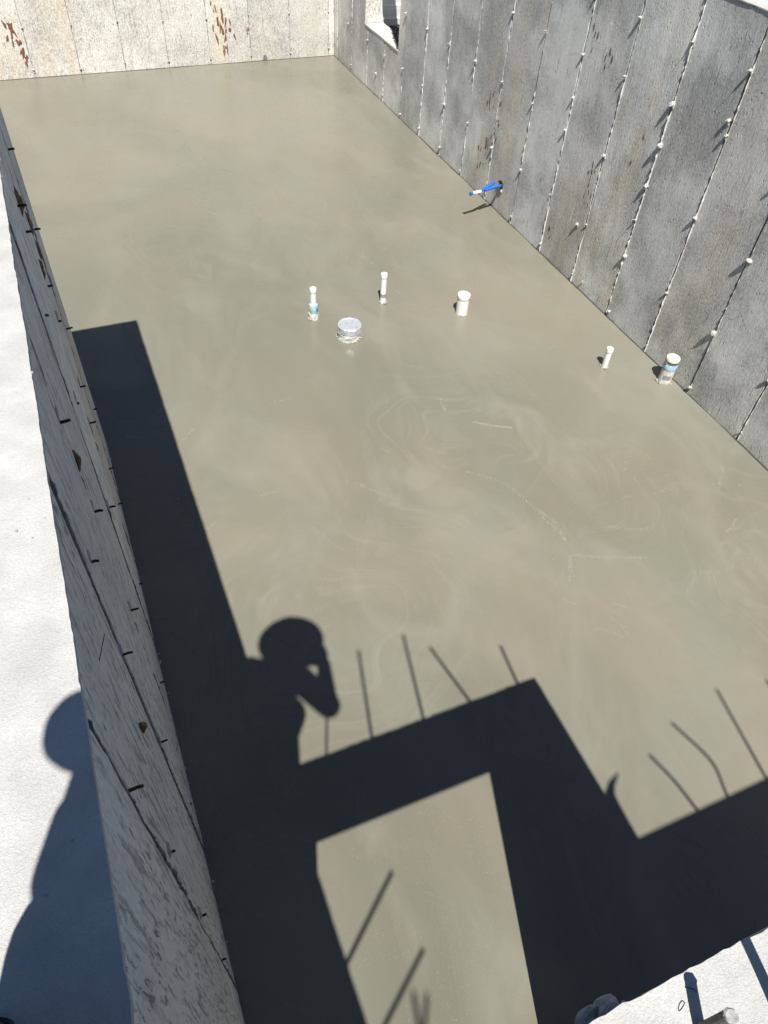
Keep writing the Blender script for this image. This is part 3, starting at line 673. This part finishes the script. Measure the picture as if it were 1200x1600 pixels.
# blue water line poking out of the right wall
t = thing('water_line', 'bright blue plastic pipe doubled back with white tape, sticking out of the right wall', 'pipe', (W, 6.72, .28))
tipp = Vector((4.223, 6.600, .312)); base = Vector((W, 6.715, .285))
s_ = MB(); s_.tube([base+Vector((.03, 0, 0)), base+Vector((-.03, -.004, .012)), base.lerp(tipp, .35)+Vector((0, 0, .012)), base.lerp(tipp, .55)], [.017, .018, .018, .017], 12); s_.build('pipe', M['blue'], t, True)
a = base.lerp(tipp, .22)+Vector((0, .035, .045)); b_ = base.lerp(tipp, .42)+Vector((0, .018, .030)); c2 = base.lerp(tipp, .70)
s_ = MB(); s_.tube([a, b_, c2], [.016, .018, .017], 12); s_.build('pipe', M['blue'], t, True)
s_ = MB(); s_.tube([c2.lerp(tipp, -.05), tipp.lerp(c2, .18)], [.0185, .0165], 12); s_.build('white_tape', M['white_pvc'], t, True)
s_ = MB(); s_.tube([tipp.lerp(c2, .22), tipp, tipp.lerp(c2, -.02)], [.018, .021, .017], 12); s_.build('end_cap', M['blue'], t, True)
s_ = MB(); s_.tube([base+Vector((.02, 0, 0)), base+Vector((-.022, 0, .004))], [.028, .024], 10)
for k in range(7):
    an = k*.9; e_ = base+Vector((-.02, .04*math.cos(an), .04+.025*math.sin(an))); s_.tube([base+Vector((-.002, 0, .01)), e_, e_+Vector((-.012, .012*math.cos(an), -.01))], [.007, .008, .003], 5)
s_.build('black_sleeve', M['black_rubber'], t)
s_ = MB(); s_.lump((W-.006, 6.705, .235), .02, 5, 2, (.6, .9, 1)); s_.build('cement_lump', M['lump'], t)

# ---------------------------------------------------------------- trowel ridges and crumbs on the slab
MARKS = [(900, [(2.734, 4.753), (2.78, 4.669), (2.638, 4.632), (2.652, 4.712), (2.734, 4.753)]), (900, [(2.404, 4.611), (2.527, 4.425), (2.632, 4.343)]), (900, [(2.649, 4.075), (2.598, 3.802)]), (900, [(2.327, 3.164), (2.455, 3.059), (2.635, 2.888), (2.715, 2.676), (2.756, 2.442), (2.783, 2.285), (2.75, 2.135), (2.667, 1.99)]), (900, [(2.324, 2.381), (2.353, 2.221)]), (900, [(1.605, 3.256), (1.705, 3.128), (1.833, 2.993)]), (900, [(1.791, 3.651), (1.979, 3.459)]), (900, [(3.826, 4.221), (4.066, 4.279)]), (3000, [(2.598, 3.802), (2.59, 3.706), (2.655, 3.642), (2.833, 3.499), (3.011, 3.396)]), (1300, [(2.75, 2.552), (2.807, 2.381), (2.76, 2.151), (2.694, 2.019), (2.603, 1.901), (2.472, 1.823)]), (1300, [(2.747, 2.116), (2.918, 2.033), (3.194, 1.922), (3.426, 1.847), (3.702, 1.867), (3.915, 1.894), (4.132, 2.01), (4.352, 2.252)]), (800, [(2.235, 2.01), (2.359, 1.946), (2.483, 1.828), (2.613, 1.699), (2.724, 1.571), (2.752, 1.425)]), (800, [(3.653, 2.396), (3.827, 2.392)]), (800, [(3.13, 2.242), (3.381, 2.13), (3.748, 2.115)]), (800, [(3.149, 2.52), (3.198, 2.453), (3.493, 2.442)]), (800, [(3.161, 2.772), (3.454, 2.692), (3.63, 2.69)]), (800, [(2.804, 1.663), (2.96, 1.552)]), (800, [(3.47, 1.694), (3.624, 1.637), (3.845, 1.634), (3.955, 1.673)]), (800, [(2.408, 1.554), (2.587, 1.537), (2.714, 1.439)]), (800, [(4.156, 2.251), (4.359, 2.444)]), (900, [(0.49, 4.056), (0.645, 4.206)]), (900, [(0.5, 3.177), (0.655, 3.266), (0.86, 3.343), (1.068, 3.356)]), (900, [(0.639, 5.231), (0.733, 5.248)]), (900, [(1.289, 4.308), (1.471, 4.316)]), (2500, [(0.975, 4.798), (1.027, 4.79)]), (2000, [(1.572, 7.631), (1.646, 7.514)]), (700, [(2.8, 7.271), (2.921, 7.57)]), (700, [(3.179, 7.062), (3.179, 6.902)]), (700, [(3.138, 6.759), (3.213, 6.829)]), (700, [(2.813, 6.243), (2.911, 6.047)]), (700, [(3.159, 11.317), (3.229, 10.811)]), (700, [(2.753, 9.395), (3.018, 9.109)]), (700, [(3.268, 8.119), (3.851, 8.188)])]
s_ = MB(); rr = random.Random(9)
def crumb(x, y, r):
    h = r*.35; k = rr.uniform(0, 6.28); q = []
    for i in range(4):
        t_ = k+i*1.571; rad = r*rr.uniform(.5, 1.3); q.append((x+rad*math.cos(t_), y+rad*math.sin(t_), .0006))
    q.append((x, y, .0008+h)); s_.add(q, [(0, 1, 4), (1, 2, 4), (2, 3, 4), (3, 0, 4)])
def spline(pl):
    if len(pl) < 3: return pl
    q = [np.array(a) for a in [pl[0]]+list(pl)+[pl[-1]]]; out = []
    for a, b_, c_, d_ in zip(q[:-3], q[1:-2], q[2:-1], q[3:]):
        for u in np.linspace(0, 1, 6, endpoint=False): out.append(tuple(.5*((2*b_)+(c_-a)*u+(2*a-5*b_+4*c_-d_)*u*u+(3*b_-a-3*c_+d_)*u**3)))
    return out+[pl[-1]]
for (den, pl) in MARKS:
    pl = spline(pl); den *= .5
    for (p0, p1) in zip(pl[:-1], pl[1:]):
        L = math.hypot(p1[0]-p0[0], p1[1]-p0[1]); nn = int(L*den)
        for k in range(nn):
            u = rr.random(); gate = float(vnoise((p0[0]+(p1[0]-p0[0])*u)*6, (p0[1]+(p1[1]-p0[1])*u)*6, 2.0))
            if gate < -.04: continue
            sg = .006+.012*max(0, gate)
            crumb(p0[0]+(p1[0]-p0[0])*u+rr.gauss(0, sg), p0[1]+(p1[1]-p0[1])*u+rr.gauss(0, sg), rr.uniform(.0012, .0036))
for k in range(1500):
    x, y = rr.uniform(.1, W-.1), rr.uniform(.2, 9.0)
    if float(vnoise(x*1.6, y*1.6, 5.0)) < .05: continue
    crumb(x, y, rr.uniform(.001, .003)*(1 if rr.random() < .97 else 2))
for k in range(2600):      # rough-floated patch by the doorway
    x, y = rr.uniform(.4, 1.35), rr.uniform(-.1, 1.0)
    if float(vnoise(x*7, y*7, 8.0)) < .0: continue
    a = .5+rr.gauss(0, .25); L = rr.uniform(.004, .018)
    for j in range(2): crumb(x+math.cos(a)*L*j*.5, y+math.sin(a)*L*j*.5, rr.uniform(.0008, .0019))
tag(s_.build('cement_crumbs', M['crumb']), 'pale cement crumbs and trowel ridges on the slab', kind='stuff')

# ---------------------------------------------------------------- photographer on the wall top (out of frame; the shadow is in it)
SK = simple('skin', (.48, .30, .22), .55, 0, .08, 20); SH = simple('grey_cotton', (.16, .17, .18), .9, 0, .15, 60, .002)
JN = simple('blue_denim', (.06, .08, .13), .9, 0, .2, 80, .002); BT = simple('dark_leather', (.035, .028, .024), .55, 0, .4, 50, .003)
HT = simple('white_hat', (.6, .6, .58), .5, 0, .06, 20); HA = simple('brown_hair', (.05, .03, .02), .7, 0, .3, 90); EY = simple('eye_white', (.7, .7, .68), .25, 0, .02, 20); IR = simple('iris', (.03, .02, .015), .2, 0, .1, 20)
LA = simple('grey_lace', (.30, .29, .27), .8, 0, .2, 60)
PX, PY = -.10, -.22
man = thing('person', 'person in white brimmed hat standing on the wall top and holding up a phone', 'person', (PX, PY, H))
def cone(mb, a, b2, r0, r1, seg=14):
    a, b2 = Vector(a), Vector(b2); d = (b2-a)
    if d.length < 1e-5: d = Vector((0, 0, 1e-4))
    dn = d.normalized(); pts, rad = [], []
    for t in (-1, -.8, -.5, 0): pts.append(a+dn*r0*t); rad.append(r0*math.sqrt(max(0.0, 1-t*t))+1e-4)
    for t in (0, .5, .8, 1): pts.append(b2+dn*r1*t); rad.append(r1*math.sqrt(max(0.0, 1-t*t))+1e-4)
    mb.tube(pts, rad, seg)
def ell(mb, c, rx, ry, rz, ax=(RIGHT.x, RIGHT.y)):
    bm = bmesh.new(); bmesh.ops.create_icosphere(bm, subdivisions=3, radius=1); L = math.hypot(*ax); ux, uy = ax[0]/L, ax[1]/L
    mb.add([(c[0]+q.co.x*rx*ux-q.co.y*ry*uy, c[1]+q.co.x*rx*uy+q.co.y*ry*ux, c[2]+q.co.z*rz) for q in bm.verts], [[q.index for q in fa.verts] for fa in bm.faces]); bm.free()
def melt(mb, name, material, vox=.007, smooth=4):
    o = mb.build(name, material, man, True); r = o.modifiers.new('remesh', 'REMESH'); r.mode = 'VOXEL'; r.voxel_size = vox; r.use_smooth_shade = True
    s2 = o.modifiers.new('smooth', 'SMOOTH'); s2.iterations = smooth; s2.factor = .5; return o
rt = Vector((RIGHT.x, RIGHT.y, 0)).normalized(); fwh = Vector((FWD.x, FWD.y, 0)).normalized(); UP = Vector((0, 0, 1))
HD = Vector((.055, -.255, 4.045))                     # head centre
LS, RS = Vector((-.222, -.235, 3.905)), Vector((.045, -.40, 3.865))    # shoulders
LE, RE = Vector((-.04, -.14, 3.62)), Vector((.195, -.43, 3.56))
LH, RH = CAM-FWD*.045-RIGHT*.045+DOWN*.10, CAM-FWD*.045+RIGHT*.055+DOWN*.075
HIP = Vector((-.085, -.31, 3.50)); CH = (LS+RS)/2+Vector((-.015, .01, -.10)); NK = (LS+RS)/2+Vector((.02, .02, .04))
LHP, RHP = HIP+Vector((-.052, .03, -.04)), HIP+Vector((.065, -.03, -.04))
LK, RK = Vector((-.140, -.09, 3.12)), Vector((-.02, -.24, 3.11))
LA_, RA_ = Vector((-.150, -.06, 2.78)), Vector((-.02, -.36, 2.78))
B = MB()
for (a, b2, r0, r1) in ((HIP, CH, .108, .125), (LHP, LK, .082, .056), (RHP, RK, .082, .056), (LK, LA_, .056, .04), (RK, RA_, .056, .04), (LS, LE, .05, .04), (RS, RE, .05, .04), (LE, LH, .04, .028), (RE, RH, .04, .028), (LS, RS, .062, .062), (NK, HD-UP*.05, .058, .054), (CH, NK, .12, .07)): cone(B, a, b2, r0, r1)
ell(B, HD, .076, .094, .112); ell(B, HD+fwh*.03-UP*.06, .055, .06, .06)
cone(B, HD+fwh*.092+UP*.01, HD+fwh*.108-UP*.025, .010, .016); 
for sgn in (-1, 1): ell(B, HD+rt*(.078*sgn)-UP*.005, .012, .022, .032)
cone(B, HD+fwh*.088-rt*.018-UP*.058, HD+fwh*.088+rt*.018-UP*.058, .008, .008)
for (hnd, sg, el) in ((LH, -1, LE), (RH, 1, RE)):
    across = (-FWD).normalized(); pal = hnd; d1 = (hnd-el).normalized()
    cone(B, pal-d1*.02, pal+d1*.03, .030, .034)
    for q in range(4):      # fingers wrap the edge of the phone
        b0 = pal+d1*.03+(DOWN*.018*(1.5-q))*-1; k1 = b0+RIGHT*(.012*sg)+FWD*.012-DOWN*.008; k2 = k1-RIGHT*(.018*sg)+FWD*.020*(.9-.1*abs(q-1)); k3 = k2-RIGHT*(.022*sg)*(1-.12*abs(q-1))
        cone(B, b0, k1, .0100, .0092, 8); cone(B, k1, k2, .0092, .0085, 8); cone(B, k2, k3, .0085, .0075, 8)
    t0 = pal-d1*.005-FWD*.012; t1 = t0-RIGHT*(.022*sg)-FWD*.012-DOWN*.015; t2 = t1-RIGHT*(.022*sg)-DOWN*.014
    cone(B, t0, t1, .013, .011, 8); cone(B, t1, t2, .011, .009, 8)
for (a, k_, tw) in ((LA_, LK, fwh), (RA_, RK, fwh)): cone(B, a, a+Vector((tw.x*.10, tw.y*.10, -.055)), .040, .034)
melt(B, 'body', SK, .006, 3)
S = MB()
for (a, b2, r0, r1) in ((HIP+Vector((-.03, .03, .08)), HIP+Vector((-.02, .02, 0)), .150, .135), (HIP, CH, .128, .145), (LS, LS.lerp(LE, .75), .058, .054), (RS, RE, .082, .070), (RE, RE.lerp(RH, .85), .058, .042), (LE, LE.lerp(LH, .62), .054, .044), (LS.lerp(LE, .7), LE, .054, .054), (LS, RS, .064, .070), (CH, NK-UP*.03, .135, .085)): cone(S, a, b2, r0, r1)
melt(S, 'shirt', SH, .009, 3)
S = MB()
for (a, b2, r0, r1) in ((LHP, LK, .100, .080), (RHP, RK, .105, .090), (LK, LA_-UP*.02, .080, .064), (RK, RA_-UP*.02, .090, .066), (LK.lerp(LHP, .3), RK.lerp(RHP, .3), .06, .06), (HIP-UP*.02, HIP+UP*.06, .122, .12), (LHP, RHP, .09, .09)): cone(S, a, b2, r0, r1)
melt(S, 'trousers', JN, .009, 3)
def boot(toe, heel, ank):
    toe, heel, ank = Vector(toe), Vector(heel), Vector(ank); z0 = H+.012; dirn = (toe-heel).normalized(); S = MB()
    f_ = lambda t, z: Vector((heel.x+(toe.x-heel.x)*t, heel.y+(toe.y-heel.y)*t, H+z))
    cone(S, f_(.16, .055), f_(.55, .055), .040, .044); cone(S, f_(.55, .05), f_(.84, .045), .045, .042); cone(S, f_(.20, .07), ank+UP*.07, .046, .052); cone(S, f_(.5, .075), f_(.22, .11), .036, .046)
    S2 = MB(); S2.box(-.2, .2, -.2, .2, 0, .01)
    o = melt(S, 'boot', BT, .006, 3)
    L_ = MB(); side = Vector((-dirn.y, dirn.x, 0))
    for q in range(4):
        c0 = f_(.66-.11*q, .088+.012*q); L_.tube([c0-side*.024-UP*.006, c0+UP*.008, c0+side*.024-UP*.006], .003, 6)
    L_.build('lace', LA, man)
    so_ = MB(); pts = []
    for k in range(20):
        a = 2*math.pi*k/20; t = .5+.5*math.cos(a)*1.0; wdt = .047*(1+.12*math.cos(a)); pts.append(f_(.5+.51*math.cos(a), 0)+side*(wdt*math.copysign(abs(math.sin(a))**.7, math.sin(a))))
    vv = [(q.x, q.y, H+.005) for q in pts]+[(q.x, q.y, H+.026) for q in pts]
    so_.add(vv, [tuple(range(20))[::-1], tuple(range(20, 40))]+[(k, (k+1) % 20, 20+(k+1) % 20, 20+k) for k in range(20)]); so_.build('sole', M['black_rubber'], man)
boot((-.155, .112, H), (-.205, -.165, H), LA_); boot((.035, -.20, H), (-.065, -.44, H), RA_)
# brimmed hat, hair, eyes
Hc = HD+UP*.025-rt*.025; HTm = MB()
ell(HTm, Hc+UP*.012+fwh*.01, .150, .150, .088)
vv, ff = [], []
for (rx, ry, dz) in ((.10, .12, 0.0), (.150, .185, -.008), (.198, .205, -.022), (.197, .204, -.028), (.145, .165, -.016), (.098, .118, -.010)):
    for k in range(36):
        a = 2*math.pi*k/36; q = Hc+rt*(rx*math.cos(a))+fwh*(ry*math.sin(a)*(1.0 if math.sin(a) > 0 else .86))+UP*(dz-.03*max(0, math.sin(a))*(rx > .12)); vv.append((q.x, q.y, q.z))
for i in range(5):
    for k in range(36): ff.append((i*36+k, i*36+(k+1) % 36, (i+1)*36+(k+1) % 36, (i+1)*36+k))
HTm.add(vv, ff); HTm.build('hat', HT, man, True)
S = MB(); ell(S, HD-fwh*.018+UP*.002, .083, .088, .10); cone(S, HD-fwh*.03-UP*.02-rt*.02, NK-fwh*.045+UP*.02-rt*.03, .085, .075); S.build('hair', HA, man, True)
for sgn in (-1, 1):
    S = MB(); e_ = HD+rt*(.032*sgn)+fwh*.082+UP*.012; ell(S, e_, .013, .012, .010); o = S.build('eye', EY, man, True)
    S = MB(); ell(S, e_+fwh*.009, .006, .005, .006); S.build('iris', IR, o, True)
ph = thing('phone', 'dark phone held up at arm level by the person on the wall', 'phone', CAM-FWD*.02)
bm = bmesh.new(); bmesh.ops.create_cube(bm, size=1)
for q in bm.verts: q.co = Vector((q.co.x*.075, q.co.y*.155, q.co.z*.009))
bmesh.ops.bevel(bm, geom=[e for e in bm.edges if abs((e.verts[0].co-e.verts[1].co).z) > .005], offset=.011, segments=4, affect='EDGES')
me = bpy.data.meshes.new('case'); mt = Matrix((RIGHT, -DOWN, -FWD)).transposed().to_4x4(); mt.translation = CAM-FWD*.012+RIGHT*.018+DOWN*.055
bm.transform(mt); bm.to_mesh(me); bm.free(); link('case', me, M['black_rubber'], ph)
S = MB(); cc = CAM-FWD*.0065; S.tube([cc, cc+FWD*.0015], .009, 16); S.build('lens', M['clamp'], ph)
